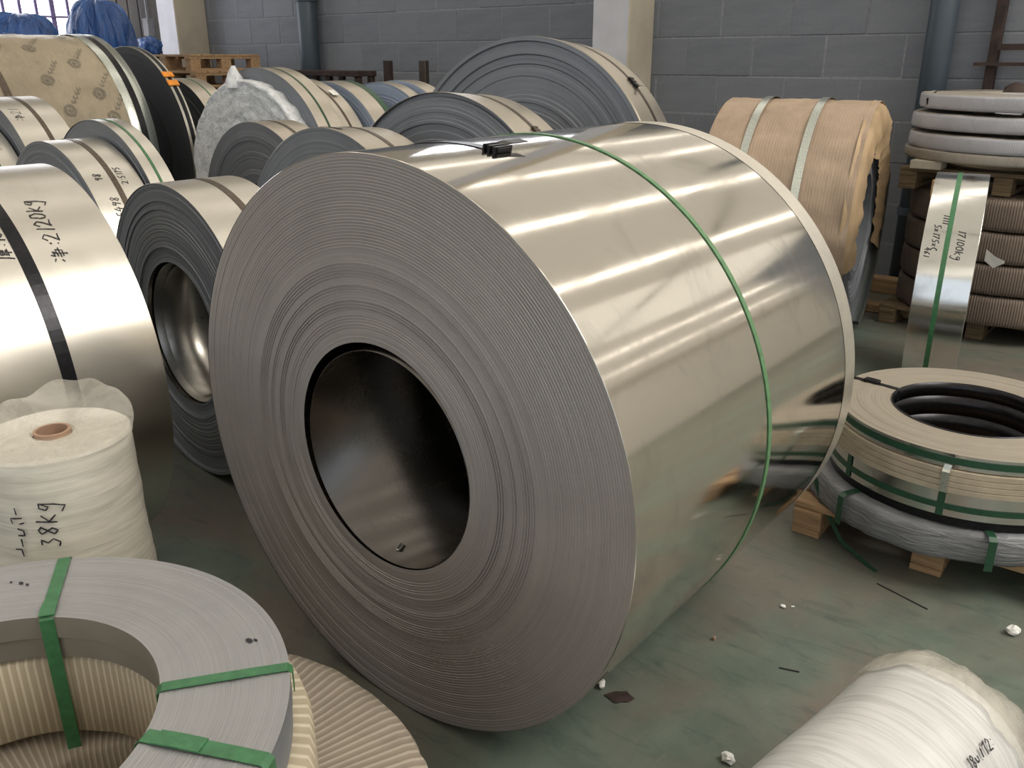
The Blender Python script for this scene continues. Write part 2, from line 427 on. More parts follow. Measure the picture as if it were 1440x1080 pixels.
def add_buckle(o, strap, y, th, mat='strap_black', size=(.02, .05, .007), tail=0.0, name='buckle'):
    R = o['R']; t = rad(th); n = Vector((sin(t), 0, cos(t)))
    bm = box_bm(size[1], size[0]*1.35, size[2], bev=.0015)
    for k in (-.35, 0, .35): box_bm(size[1]*.12, size[0]*1.6, size[2]*1.3, (k*size[1], 0, 0), bm=bm)
    if tail:
        P = [((0, 0, .003), (0, 0, 1)), ((size[1]*.6, 0, .008), (0, 0, 1)), ((tail*.7, .0, .016), (-.2, 0, 1)), ((tail, .0, .03), (-.3, 0, 1))]
        ribbon(P, (0, 1, 0), size[0], .001, bm)
    b = obj(name, bm, M[mat], strap); b.location = n*(R+.006)+Vector((0, y, 0)); b.rotation_euler = (0, t, 0)
    return b
def add_text(o, txt, th, y, h, pen=.005, seed=1, name='handwriting', mat='ink'):
    s = obj(name, write(txt, cyl_surf(o['R'], th, y), (0, 0), h, pen, seed), M[mat], o, loc=(0, 0, o['zc'])); return s

# ------------------------------------------------------------------ setting
WY, LX = 6.2, -10.7
bm = bmesh.new(); bmesh.ops.create_grid(bm, x_segments=2, y_segments=2, size=1)
for v in bm.verts: v.co = Vector((v.co.x*17+3, v.co.y*49+35, 0))
struct(obj('floor', bm, M['floor']))

wall = struct(obj('wall_back', box_bm(11.7, .2, 2.4, (LX+5.85, WY+.1035, 1.2)), M['mortar']))
CH, CL = .267, .52
me_block = {}
def block_mesh(w):
    if w not in me_block:
        b = box_bm(w-.010, .2, CH-.010, bev=.003); me = bpy.data.meshes.new('block'); b.to_mesh(me); b.free(); me.materials.append(M['block']); me_block[w] = me
    return me_block[w]
rb = random.Random(3)
for row in range(9):
    z = CH*(row+.5); x = LX+(.0 if row % 2 else CL/2)
    xs = []
    if row % 2 == 0: xs.append((LX+CL/4, CL/2))
    while x+CL < 1.05: xs.append((x+CL/2, CL)); x += CL
    for cx, w in xs:
        b = bpy.data.objects.new('block', block_mesh(w)); COL.objects.link(b); b.parent = wall
        b.location = (cx, WY+.1+rb.uniform(-.0035, .0035), z)
# concrete columns
def column(name, x0, x1, y0, y1, h=7.0, beige=True):
    bm = box_bm(x1-x0, y1-y0, h, ((x0+x1)/2, (y0+y1)/2, h/2), bev=.012)
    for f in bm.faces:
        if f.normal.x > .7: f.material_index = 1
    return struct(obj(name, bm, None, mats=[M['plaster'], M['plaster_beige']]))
column('column_1', -4.05, -3.72, 5.85, 6.2)
column('column_2', -10.1, -9.72, 5.8, 6.2)
# pipes down the wall
def pipe(label, x, y, r):
    o = root('downpipe', label, 'pipe', (x, y, 0), group=None)
    obj('tube', lathe([(r, 0), (r, 3.2), (r-.006, 3.2), (r-.006, 0)], 40, 'Z', closed=True), M['pipe'], o, smooth=True)
    for z in (.5, 2.0):
        obj('collar', lathe([(r, z), (r+.012, z), (r+.012, z+.05), (r, z+.05)], 40, 'Z', closed=True), M['pipe'], o, smooth=False)
pipe('slate painted downpipe on the block wall next to the kraft wrapped coil', -1.63, 6.08, .082)
pipe('slate painted downpipe on the block wall above the dark steel trestle', -7.73, 6.08, .10)

# far wall with windows
lw = struct(bpy.data.objects.new('wall_side', None)); COL.objects.link(lw)
def wall_piece(y0, y1, z0, z1, mat='concrete', name='wall_panel', x=LX, t=.2):
    o = obj(name, box_bm(t, y1-y0, z1-z0, (x-t/2, (y0+y1)/2, (z0+z1)/2)), M[mat], lw); return o
wall_piece(-12, 2.6, 0, 7); wall_piece(2.6, 5.5, 0, .9); wall_piece(2.6, 5.5, 3.3, 7); wall_piece(5.5, 11, 0, 7, 'concrete')
wall_piece(11, 18, 0, 2.6); wall_piece(11, 18, 5.2, 7); wall_piece(18, 82, 0, 7)
# ribbed grey cladding beside the window
for k in range(4):
    obj('cladding_sheet', box_bm(.05, .115, 3.2, (LX+.03, 5.56+k*.13, 1.6), bev=.01), M['cladding'], lw)
w1 = struct(bpy.data.objects.new('window_1', None)); COL.objects.link(w1); w1.location = (LX, 4.05, 2.1)
obj('pane', box_bm(.02, 2.9, 2.4, (-.16, 0, 0)), M['window'], w1)
fr = bmesh.new()
for y in (-1.42, 1.42): box_bm(.08, .07, 2.4, (-.06, y, 0), bm=fr)
for z in (-1.17, 1.17): box_bm(.08, 2.9, .06, (-.06, 0, z), bm=fr)
obj('window_frame', fr, M['plaster_beige'], w1)
yb = -1.3; bi = 0
for k, y in enumerate([-1.25+.175*i for i in range(15)]):
    obj('window_bar', box_bm(.022, .03 if k % 4 else .05, 2.36, (-.03, y, 0)), M['window_bar'], w1)
for z in (-.6, -.2, .2, .6):
    obj('window_rail', box_bm(.018, 2.84, .022, (-.012, 0, z)), M['window_bar'], w1)
w2 = struct(bpy.data.objects.new('window_2', None)); COL.objects.link(w2); w2.location = (LX, 14.5, 3.9)
obj('pane', box_bm(.02, 7, 2.6, (-.16, 0, 0)), M['window'], w2)
for i in range(6): obj('window_bar', box_bm(.05, .06, 2.6, (-.03, -2.9+i*1.16, 0)), M['window_bar'], w2)

struct(obj('wall_far', box_bm(31, .2, 7, (4.5, 82, 3.5)), M['concrete']))
struct(obj('wall_opposite', box_bm(.2, 95, 7, (16, 35, 3.5)), M['plaster_pale']))
bm = bmesh.new(); bmesh.ops.create_grid(bm, x_segments=2, y_segments=2, size=1)
for v in bm.verts: v.co = Vector((v.co.x*13.6+2.7, v.co.y*48+35, 7.05))
struct(obj('wall_added_reflector', box_bm(.15, 36, 2.7, (5.2, 17, 1.35)), M['plaster_pale']))  # added out of view so the big coil's lower side mirrors something pale
ceil = struct(obj('ceiling', bm, M['roof']))
for k in range(-1, 8):
    x = -5.1+3.5*(k)
    if not -10.3 < x < 15.5: continue
    bm = bmesh.new()
    for j in range(30):
        box_bm(.30, 2.75, .02, (x, -10+j*3.05, 7.0), bm=bm)
    struct(obj('window_%d' % (k+4), bm, M['skylight']))
struct(obj('window_12', box_bm(4.0, 4.8, .02, (4.6, 4.4, 6.98)), M['skylight_wide']))
struct(obj('window_13', box_bm(3.4, 66, .02, (5.2, 41, 6.985)), M['skylight_dusty']))
for k in range(14):
    struct(obj('trim_%d' % (k+1), box_bm(30, .12, .10, (4.6, -11+k*6.1, 6.92)), M['plaster_beige']))

# ------------------------------------------------------------------ the big coil in the middle
mc = coil('steel_coil', 'huge bright wide steel coil with one thin green strap, biggest of all', -1.32, 1.145, 2.22, .65, .262, .25,
          rings=120, amp=.0002, step=.02, ridges=((.29, .32, .0005), (.33, .355, .0013), (.37, .385, .0010), (.40, .43, .0009), (.46, .64, .00035)), sheet='sheet_main', edge='edge_main', segs=224, seed=5, sheet_gap=(0, .0))
obj('end_band', lathe([(.6508, 1.005), (.6508, 1.006), (.6508, 1.073), (.6508, 1.074), (.6496, 1.075)], 224), M['band_cream'], mc, smooth=True, loc=(0, 0, .65))
add_hoop(mc, .545, .0145, 'strap_pale_green', -180, 180, 0, t=.002)
s = add_hoop(mc, .262, .032, 'strap_black', -70, 11)
bk = add_buckle(mc, s, .268, 10, size=(.034, .042, .01), tail=0)
bkt = obj('strap_tail', ribbon([((0, 0, .005), (0, 0, 1)), ((.01, .03, .012), (0, 0, 1)), ((.016, .075, .014), (0, 0, 1))], (1, 0, 0), .028, .0015), M['strap_black'], s)
bkt.location = Vector((sin(rad(9))*.652, .272, cos(rad(9))*.652)); bkt.rotation_euler = (0, rad(9), 0)
lo = lathe([(.252, .003), (.252, 1.05), (.2505, 1.05), (.2505, .003)], 128, closed=True)
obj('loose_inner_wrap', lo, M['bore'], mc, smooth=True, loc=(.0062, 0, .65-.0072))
rc = random.Random(11); bm = bmesh.new()
for i in range(210):
    cx, cz, sp = ((.165, -.44, .055), (.30, -.375, .05), (.22, -.365, .03))[i % 3]
    x = rc.gauss(cx, sp*.55); z = rc.gauss(cz, sp*.5); r = hypot(x, z); a = atan2(x, z); l = rc.uniform(.002, .007)/r; w = .0005
    bm.faces.new([bm.verts.new((q*sin(b), -.0022, q*cos(b))) for q, b in ((r-w, a-l), (r+w, a-l), (r+w, a+l), (r-w, a+l))])
ck = obj('chalk_scuffs', bm, M['band_cream'], mc, loc=(0, 0, .65)); ck['kind'] = 'stuff'
pin = tag(obj('metal_offcut', box_bm(.007, .03, .007, bev=.001), M['strap_zinc']), 'tiny metal offcut lying in the bore of the huge bright steel coil', 'metal scrap')
pin.location = (-1.335, 1.2, .3965); pin.rotation_euler = (0, 0, rad(25))

# ------------------------------------------------------------------ row nearest the big coil
L = coil('steel_coil', 'glossy wide coil with broad black strap and large handwriting behind the standing white roll', -2.80, .42, 1.165, .588, .255, -3.2, sheet='sheet', seed=2)
s = add_hoop(L, .50, .034, 'strap_black')
add_text(L, 'J:2120kg', 49, .605, .042, .0032, 4)
add_text(L, 'H:101', 46, .478, .034, .0032, 6)
Mc = coil('steel_coil', 'narrow steel coil with an open dark bore and telescoped layers, beside the huge bright coil', -2.838, 1.557, 1.838, .535, .262, -4.6, amp=.0012, step=.10, loose=.008, seed=3, rings=46)
add_hoop(Mc, .155, .026, 'strap_brown')
for k, (rr, dy) in enumerate(((.258, .02), (.250, .05))):
    obj('loose_inner_wrap', lathe([(rr, dy), (rr, .27), (rr-.0012, .27), (rr-.0012, dy)], 96, closed=True), M['bore_light'], Mc, smooth=True, loc=(.004, 0, .535-.008*k))
D2 = coil('steel_coil', 'dark faced narrow coil with tan rim and black buckle, directly behind the telescoped coil', -2.9, 2.25, 2.52, .605, .255, -3, -3, seed=4, sheet='sheet_far', loose=.008, rings=36)
s = add_hoop(D2, .14, .022, 'strap_brown'); add_buckle(D2, s, .14, 33, size=(.024, .05, .008), tail=.05)
add_hoop(D2, .035, .018, 'strap_black', -6, 7)
M1 = coil('steel_coil', 'coil with loose dark layers and brown strap, just before the tallest slit coil', -2.72, 2.72, 3.0, .668, .255, 0, -4, seed=5, step=.2, amp=.0016, sheet='sheet_far', loose=.016, rings=26)
s = add_hoop(M1, .15, .022, 'strap_brown'); add_buckle(M1, s, .15, 38, 'strap_brown', size=(.022, .05, .008))
M2 = coil('steel_coil', 'tallest slit coil with wavy grey layers and tan rim near the white column', -2.87, 3.46, 3.73, .787, .255, 3, -5, seed=6, step=.22, amp=.002, sheet='sheet_far', loose=.018, rings=26)
s = add_hoop(M2, .155, .024, 'strap_brown'); add_buckle(M2, s, .155, 42, 'strap_black', size=(.024, .06, .01), tail=.06)

# ------------------------------------------------------------------ second row
L2 = coil('steel_coil', 'handwritten steel coil with a brown strap and blue face, behind the glossy wide coil', -4.09, 1.725, 1.955, .565, .255, -2, seed=7, loose=.006)
add_hoop(L2, .118, .024, 'strap_brown')
add_text(L2, '98', 42, .075, .032, .0034, 3); add_text(L2, 'K:5498', 66, .095, .036, .0034, 5); add_text(L2, '2:5175', 45, .17, .028, .003, 8)
L3 = coil('steel_coil', 'narrow steel coil with a green strap tucked behind the handwritten coil', -4.13, 1.975, 2.085, .603, .255, -2, seed=8)
add_hoop(L3, .05, .012, 'strap_green', dR=.001)
L4 = coil('steel_coil', 'steel coil with bronze strap and loose black strap tail in front of printed tan wrapping', -5.38, 1.985, 2.255, .635, .255, -1, seed=9)
s = add_hoop(L4, .15, .024, 'strap_brown')
add_text(L4, '2110', 58, .105, .042, .003, 3); add_text(L4, 'J21', 34, .085, .05, .003, 4)
tl = obj('strap_tail', ribbon([((sin(rad(52))*.637, .15, cos(rad(52))*.637), (.8, 0, .6)), ((.56, .20, .395), (.6, 0, .8)), ((.62, .30, .345), (.6, 0, .8)), ((.68, .42, .31), (.4, 0, .9))], (.3, -.3, .9), .024, .0012), M['strap_black'], s)
L5 = coil('steel_coil', 'coil with pen marks and a green strap cut by the frame beside bronze strapped coil', -5.38, 1.55, 1.965, .578, .255, -1, seed=10)
add_hoop(L5, .30, .03, 'strap_green'); add_text(L5, '2:19', 62, .385, .04, .003, 3); add_text(L5, 'K', 40, .36, .045, .003, 4)
D1 = coil('steel_coil', 'dark blue faced coil half hidden between white wrapped coil and buckled tan coil', -4.12, 2.82, 3.05, .576, .255, -3, seed=11, sheet='sheet_far', loose=.006, rings=34)
add_hoop(D1, .11, .02, 'strap_brown')
b2 = coil('steel_coil', 'small tan rimmed coil with a brown strap behind the buckled tan coil', -5.06, 3.765, 3.93, .668, .255, 0, seed=12, sheet='sheet_far')
add_hoop(b2, .07, .018, 'strap_brown')
lab = obj('label', box_bm(.001, .05, .06), M['white_scrap'], b2); lab.location = (sin(rad(30))*.6735, .12, .672+cos(rad(30))*.6735); lab.rotation_euler = (0, rad(30-90), 0)
B1 = coil('steel_coil', 'blue faced coil with a greenish steel rim in front of the dark trestle', -4.96, 4.0, 4.16, .66, .255, -2, seed=13, edge='edge_pale', sheet='strap_zinc' if False else 'sheet_far', loose=.006)
add_hoop(B1, .16, .05, 'strap_dkgreen')
B2 = coil('steel_coil', 'pale blue faced coil, third one back before the block wall', -4.78, 4.32, 4.42, .655, .255, -2, seed=14, edge='edge_pale', sheet='sheet_far', loose=.006)
B3 = coil('steel_coil', 'pale blue faced coil farthest back, peeking past its twin', -4.72, 4.45, 4.58, .66, .255, -2, seed=15, edge='edge_pale', sheet='sheet_far', loose=.006)

# ------------------------------------------------------------------ white film wrapped coil and its neighbour
R_, r_, Lw = .668, .26, .10
wc = root('film_wrapped_coil', 'coil wrapped in crumpled white film with a twisted tip, in front of a tan coil', 'wrapped coil', (-5.13, 3.45, 0))
prof = [(r_, .02)]+[(r_+(R_-.03-r_)*i/24, .012) for i in range(25)]+[(R_-.012, .004), (R_, .02), (R_, Lw), (r_, Lw)]
def dw(r, a, t, i):
    k = noise.fractal((r*7*cos(t), r*7*sin(t), 3), 1, 2, 5)+.8*noise.noise((r*34+2*noise.noise((t*3, r*4, 1)), t*3.5, 8))
    k2 = noise.noise((r*60, t*4, 1.3))
    if i < 27: return r, a-.010*k-.008*k2
    return r+.012*noise.noise((t*9, a*12, 2)), a
obj('film_wrap', lathe(prof, 150, closed=True, disp=dw), M['white_film_face'], wc, smooth=True, loc=(0, 0, R_))
bm = lathe([(.012, .085), (.03, .05), (.055, .0), (.06, -.05)], 14, 'Z', disp=lambda r, a, t, i: (r*(1+.5*noise.noise((t*2, a*30, 5))), a))
obj('film_tip', bm, M['film_white'], wc, smooth=True, loc=(-.09, .03, 2*R_))
bc = coil('steel_coil', 'tan rimmed coil with a green strap pressed against the white film wrapped coil', -5.10, 3.56, 3.75, .705, .255, 0, seed=16, sheet='sheet_far')
add_hoop(bc, .085, .016, 'strap_dkgreen')
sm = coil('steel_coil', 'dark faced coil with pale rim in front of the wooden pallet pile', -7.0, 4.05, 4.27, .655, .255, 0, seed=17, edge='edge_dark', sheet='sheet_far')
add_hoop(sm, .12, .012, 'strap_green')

# ------------------------------------------------------------------ printed tan kraft coil and dark coil
kx, kr = -6.86, .812
kc = root('kraft_wrapped_coil', 'large tan kraft wrapped coil printed with round marks below the barred window', 'wrapped coil', (kx, 2.08, 0))
kc['R'] = kr; kc['zc'] = kr
KL = 1.27
def dk(r, a, t, i): return (r+.006*noise.fractal((t*5, a*5, 1), 1, 2, 3) if r > .5 else r), a
obj('paper_wrap', lathe([(.3, 0), (kr-.02, 0), (kr, .02)]+[(kr, .02+(KL-.17)*i/20) for i in range(1, 21)], 160, disp=dk), M['kraft_shiny'], kc, smooth=True, loc=(0, 0, kr))
obj('winding', lathe([(.3, 0), (.3, KL), (kr-.008, KL), (kr-.008, .02)], 128, closed=True), M['edge_dark'], kc, loc=(0, 0, kr))
obj('metal_edge_guard', lathe([(kr+.004, KL-.17), (kr+.008, KL-.165), (kr+.008, KL-.004), (kr-.004, KL)], 160), M['strap_zinc'], kc, smooth=True, loc=(0, 0, kr))
add_hoop(kc, KL-.085, .045, 'strap_black', dR=.009)
add_hoop(kc, .37, .045, 'strap_brown', dR=.006)
# printed marks
for (th, y) in ((12, .42), (14, .98), (28, .68), (36, .40), (40, .90), (50, .66), (58, .96), (22, .2), (66, .72), (70, 1.0), (5, .7)):
    bm = bmesh.new()
    def sf(a, b, th=th, y=y):
        t = rad(th)-a/kr; n = Vector((sin(t), 0, cos(t))); q = kr+.0075
        return n*q+Vector((0, y-b, 0)), n
    N = 20
    for ra in (.036, .026):
        rows = []
        for i in range(N+1):
            an = 2*pi*i/N
            rows.append([bm.verts.new(sf(q*cos(an), q*sin(an))[0]) for q in (ra, ra+.006)])
        for p, q in zip(rows, rows[1:]): bm.faces.new((p[0], p[1], q[1], q[0]))
    def quad(a0, b0, a1, b1):
        bm.faces.new([bm.verts.new(sf(a, b)[0]) for a, b in ((a0, b0), (a1, b0), (a1, b1), (a0, b1))])
    quad(-.015, -.006, .015, .006); quad(-.006, -.015, .006, .015)
    for i in range(4):
        u = .05+i*.03; v = -.03-i*.022
        quad(u, v-.028, u+.006, v); quad(u+.006, v-.006, u+.022, v); quad(u+.006, v-.028, u+.022, v-.022)
    obj('printed_mark', bm, M['print_ink'], kc, loc=(0, 0, kr))
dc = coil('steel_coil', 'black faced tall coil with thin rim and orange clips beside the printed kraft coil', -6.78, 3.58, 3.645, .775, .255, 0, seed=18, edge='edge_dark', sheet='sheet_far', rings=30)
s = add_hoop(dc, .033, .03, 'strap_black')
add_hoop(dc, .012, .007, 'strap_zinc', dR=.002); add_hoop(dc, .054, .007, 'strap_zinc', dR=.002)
for th in (42, 48):
    b = obj('clip', box_bm(.05, .085, .012, bev=.003), M['orange'], s); t = rad(th)
    b.location = Vector((sin(t)*.782, .033, cos(t)*.782)); b.rotation_euler = (0, t, 0)

# ------------------------------------------------------------------ blue polythene bundles under the window
def lump(label, x, y, r0, h, seed):
    o = root('tarp_bundle', label, 'plastic bundle', (x, y, 0))
    prof = [(r0*.95, 0), (r0*1.0, h*.3), (r0*1.0, h*.6)]
    for i in range(15):
        a = i/14*pi/2; prof.append((max(.012, r0*cos(a)**.75), h*.76+h*.22*sin(a)))
    def dd(r, a, t, i):
        f = noise.fractal((cos(t)*2.2+seed, sin(t)*2.2, a*1.3), 1, 2, 3); g = noise.noise((t*7+seed, a*2.0, 1))
        return r*(1+.20*f+.10*g), a+(.10*f if i > 3 else 0)*h*.6*(r/r0)
    obj('plastic_sheet', lathe(prof, 90, 'Z', disp=dd), M['blue_bag'], o, smooth=True)
lump('dull blue polythene bundle before the barred window, lower of the two', -8.75, 3.70, .30, 1.87, 1.0)
lump('bright blue polythene bundle before the barred window, taller, beside grey cladding', -8.75, 4.42, .30, 2.02, 7.3)

# clutter by the corner
o = root('junction_box', 'grey electrical box with hanging cable at the corner column', 'electrical box', (-10.28, 5.78, 0))
obj('enclosure', box_bm(.12, .09, .2, (0, 0, 1.8), bev=.006), M['box_grey'], o)
obj('cable', lathe([(.012, 0), (.012, 1.72), (.0, 1.72)], 10, 'Z'), M['ink'], o, smooth=True)
obj('conduit', box_bm(.03, .03, 1.2, (0, .0, 2.5), bev=.004), M['box_grey'], o)
def sack(name, label, cat, loc, size, mat, seed):
    bm = bmesh.new(); bmesh.ops.create_icosphere(bm, subdivisions=4, radius=1)
    for v in bm.verts:
        f = 1+.28*noise.fractal(v.co*1.9+Vector((seed, 0, 0)), 1, 2, 4)
        c = v.co*f; v.co = Vector((c.x*size[0], c.y*size[1], max(-.8, c.z)*size[2]))
    o = tag(obj(name, bm, M[mat], smooth=True), label, cat); o.location = loc; return o
st = root('steel_cabinet', 'grey steel cabinet behind the pallet pile carrying blue and salmon rags', 'cabinet', (-9.62, 5.35, 0))
obj('carcass', box_bm(.55, .36, 1.5, (0, 0, .75), bev=.006), M['box_grey'], st)
obj('door', box_bm(.27, .01, 1.4, (-.135, -.186, .75)), M['box_grey'], st); obj('door', box_bm(.27, .01, 1.4, (.14, -.186, .75)), M['box_grey'], st)
sack('rag_bundle', 'crumpled blue plastic bag on the grey cabinet by the corner', 'bag', (-9.52, 5.33, 1.578), (.13, .12, .1), 'blue_bag', 3)
sack('rag_bundle', 'salmon coloured rag heap on the grey cabinet by the corner', 'rag', (-9.72, 5.22, 1.55), (.09, .08, .065), 'pink', 9)

# ------------------------------------------------------------------ pallet pile
def pallet(name, label, cat, loc, sx, sy, rot=0, group=None, mat='wood', h=.13):
    o = root(name, label, cat, loc, (0, 0, rot), group)
    for i in range(6): obj('deck_board', box_bm(sx, sy/6-.025, .022, (0, -sy/2+(i+.5)*sy/6, h-.011), bev=.002), M[mat], o)
    for k in (-1, 0, 1): 
        for j in (-1, 0, 1): obj('block', box_bm(.09, .11, h-.066, (k*(sx/2-.05), j*(sy/2-.06), .022+(h-.066)/2), bev=.002), M[mat], o)
        obj('stringer', box_bm(.09, sy, .022, (k*(sx/2-.05), 0, h-.033), bev=.002), M[mat], o)
        obj('bottom_board', box_bm(.09, sy, .022, (k*(sx/2-.05), 0, .011), bev=.002), M[mat], o)
    return o
def dup_tree(o, loc, rot, label):
    c = o.copy(); COL.objects.link(c); c.location = loc; c.rotation_euler = rot; c['label'] = label
    for ch in list(o.children):
        d = ch.copy(); COL.objects.link(d); d.parent = c
    return c
PG = 'pallets in the wooden pile'
PH = .15
p0 = pallet('wooden_pallet', 'topmost wooden pallet of the pile by the corner column', 'pallet', (-8.52, 5.28, 9*PH), 1.0, .8, 0, PG, 'wood', PH)
for i in range(9):
    lb = ['second wooden pallet from the top of the pile by the corner column'][0] if i == 8 else 'wooden pallet low in the pile, hidden behind the steel coils'
    dup_tree(p0, (-8.52+(.14 if i == 8 else random.uniform(-.04, .04)), 5.28+(-.05 if i == 8 else 0), i*PH), (0, 0, rad(random.uniform(-2, 2))), lb)

# ------------------------------------------------------------------ trestle and standing bars by the wall
t_ = root('steel_trestle', 'dark steel trestle table frame standing against the block wall', 'trestle', (-7.12, 5.85, 0))
obj('top_rail', box_bm(1.1, .09, .05, (0, -.1, 1.325), bev=.004), M['rust'], t_)
obj('top_rail', box_bm(1.1, .06, .05, (0, .06, 1.325), bev=.004), M['rust'], t_)
for x in (-.5, -.12, .08, .5):
    for y in (-.1, .06): obj('leg', box_bm(.06, .05, 1.3, (x, y, .65), bev=.004), M['rust'], t_)
obj('cross_rail', box_bm(1.0, .04, .04, (0, -.1, .4)), M['rust'], t_)
for lb, x, mt in (('dark steel bar standing upright by the block wall', -6.42, 'rust'), ('brown steel bar standing upright beside the tallest slit coil', -5.95, 'strap_brown')):
    o = root('steel_bar', lb, 'bar', (x, 5.95, 0)); obj('shaft', box_bm(.085, .05, 1.43, (0, 0, .725), bev=.004), M[mt], o); obj('foot_plate', box_bm(.16, .16, .01, (0, 0, .005)), M[mt], o)

# ------------------------------------------------------------------ kraft coil by the wall, axis across the hall
bR = .628; bL = .77
bk_ = root('kraft_wrapped_coil', 'brown kraft wrapped coil with two galvanised straps and torn open end by the block wall', 'wrapped coil', (-1.53, 4.84, 0), (0, 0, rad(-90+11)))
bk_['R'] = bR; bk_['zc'] = bR
# local +Y points along the coil axis away from the open end ; the open end is local Y = 0 after mirroring below
def dk2(r, a, t, i):
    return (r+(.012*noise.fractal((t*4, a*6, 4), 1, 2, 3) if r > .4 else 0)), a
prof = [(bR, -bL+bL*i/24) for i in range(25)]
obj('paper_wrap', lathe(prof, 160, disp=dk2), M['kraft'], bk_, smooth=True, loc=(0, 0, bR))
obj('paper_end', lathe([(.27, -bL), (bR, -bL)], 96), M['kraft'], bk_, loc=(0, 0, bR))
obj('winding', lathe([(.26, -bL+.01), (bR-.012, -bL+.01), (bR-.012, -.012)]+[(q, -.012-o2) for q, o2 in ring_profile(.26, bR-.012, 30, .002, 21, .2)[::-1]], 128, closed=True), M['edge'], bk_, loc=(0, 0, bR))
# paper folded over the upper part of the open end, ragged inner hem
def dfold(r, a, t, i):
    k = i/10
    tt = ((t+pi) % (2*pi))-pi
    hem = .27+.07*noise.noise((t*2, 0, 2))
    rr = bR+.003 - k*hem
    return rr, (-.035 if i == 0 else .004+.03*sin(pi*min(1, k*1.1))+.022*noise.fractal((t*4, k*2, 7), 1, 2, 3)*min(1, k*3))
obj('paper_fold', lathe([(bR, 0)]*11, 80, disp=dfold, th0=rad(-115), th1=rad(105)), M['kraft_end'], bk_, smooth=True, loc=(0, 0, bR))
def dfl(r, a, t, i): 
    return bR+.018+.015*noise.noise((t*4, i*.4, 9)), a
obj('torn_flap', lathe([(bR, -.10+.012*i) for i in range(10)], 14, disp=dfl, th0=rad(-112), th1=rad(-78)), M['kraft_end'], bk_, smooth=True, loc=(0, 0, bR))
for y in (-.27, -.56): add_hoop(bk_, y, .04, 'strap_zinc', dR=.012)
for q in (.604, .585):
    obj('steel_lap', lathe([(q, -.02), (q+.002, .03+.3*(q-.58)), (q-.001, .028)], 90, th0=rad(-170), th1=rad(-70)), M['strap_zinc'], bk_, smooth=True, loc=(0, 0, bR))

# ------------------------------------------------------------------ upright mirror film coil
so = coil('steel_coil', 'narrow upright mirror film coil with a green strap in front of the grey wrapped stack', -1.045, 4.19, 4.395, .497, .25, -90+12, seed=22, sheet='sheet_mirror', edge='edge')
add_hoop(so, .092, .02, 'strap_green')
def surf_x(R, th_start, y0, sgn):
    def f(a, b):
        th = rad(th_start)+sgn*a/R; n = Vector((sin(th), 0, cos(th)))
        return n*R+Vector((0, y0+b, 0)), n
    return f
for txt, th, y, h, sd in (('17100kg', 50, .125, .03, 1), ('5x175xC', 48, .035, .026, 2), ('1111', 42, .062, .024, 3), ('461', 60, .014, .022, 4)):
    obj('handwriting', write(txt, surf_x(.497, th, y, 1), (0, 0), h, .0035, sd), M['ink'], so, loc=(0, 0, .497))

# ------------------------------------------------------------------ tall stack of wrapped flat coils by the wall
def flat_wrap(name, label, X, Y, z0, h, R, r, mat, seed, group=None, bulge=.35, wob=.006, segs=170, cat='wrapped coil', topmat=None):
    o = root(name, label, cat, (X, Y, z0), group=group)
    c = min(h*.22, .03)
    prof = [(r+.01, 0), (R-c, 0), (R-.25*c, .2*c), (R, c), (R, h-c), (R-.25*c, h-.2*c), (R-c, h)]
    prof += [(R-c+(r+.01-R+c)*i/8, h) for i in range(1, 9)]+[(r, h-.01), (r, .01)]
    nseam = 26
    def dd(rr, a, t, i):
        d = wob*noise.fractal((cos(t)*3*R*2, sin(t)*3*R*2, a*8+seed), 1, 2, 3)
        seam = -.004 if (int((t+seed)*nseam/(2*pi)*1.0) % 5 == 0 and rr > R-.02 and abs(((t+seed)*nseam/(2*pi)) % 1-.5) < .12) else 0
        return rr+d+seam, a+(d*.5 if a > .01 and a < h*1.01 else 0)
    bm = lathe(prof, segs, 'Z', closed=True, disp=dd, matf=(lambda i: 1 if 5 <= i <= 14 else 0) if topmat else None)
    obj('wrapping', bm, None, o, smooth=True, mats=[M[mat]]+([M[topmat]] if topmat else []))
    return o
SX, SY = -1.02, 5.62
GW = 'wrapped coils of the wall stack'
base_p = pallet('wooden_pallet', 'wooden pallet on the floor under the brown corrugated coils', 'pallet', (SX+.05, SY, 0), 1.05, .86, 0, None, 'wood_dark', .11)
names = ['lowest', 'second from bottom', 'third from bottom', 'topmost']
for i in range(4):
    o = flat_wrap('wrapped_flat_coil', '%s of the brown corrugated coils under the upper pallet' % names[i], SX+.06, SY, .11+i*.168, .162, .55, .25, 'crepe_brown', i*3+1, GW)
    if i == 2:
        f = obj('torn_paper', ribbon([((.0, -.57, .05), (0, -1, 0)), ((.05, -.585, .02), (0, -1, 0)), ((.10, -.6, .03), (0, -1, .2))], [(0, 0, 1), (0, 0, 1), (0, 0, .2)], .06, .001), M['white_scrap'], o)
    if i == 3:
        f = obj('tape', box_bm(.03, .006, .06, (-.06, -.558, .09)), M['yellow'], o)
pallet('wooden_pallet', 'weathered wooden pallet between the brown and grey wrapped coils', 'pallet', (SX+.05, SY, .782), 1.05, .86, 0, None, 'wood_dark', .115)
bx = tag(obj('carton', box_bm(.16, .12, .045, bev=.003), M['plaster_beige']), 'flat pale carton wedged between the pallet and grey wrapped coils', 'box'); bx.location = (-1.35, 5.2, .9195)
lev = [.902, .998, 1.100, 1.204]; hh = [.078, .083, .084, .078]
tm = ['crepe_tan', 'crepe_grey', 'crepe_grey', 'crepe_grey']
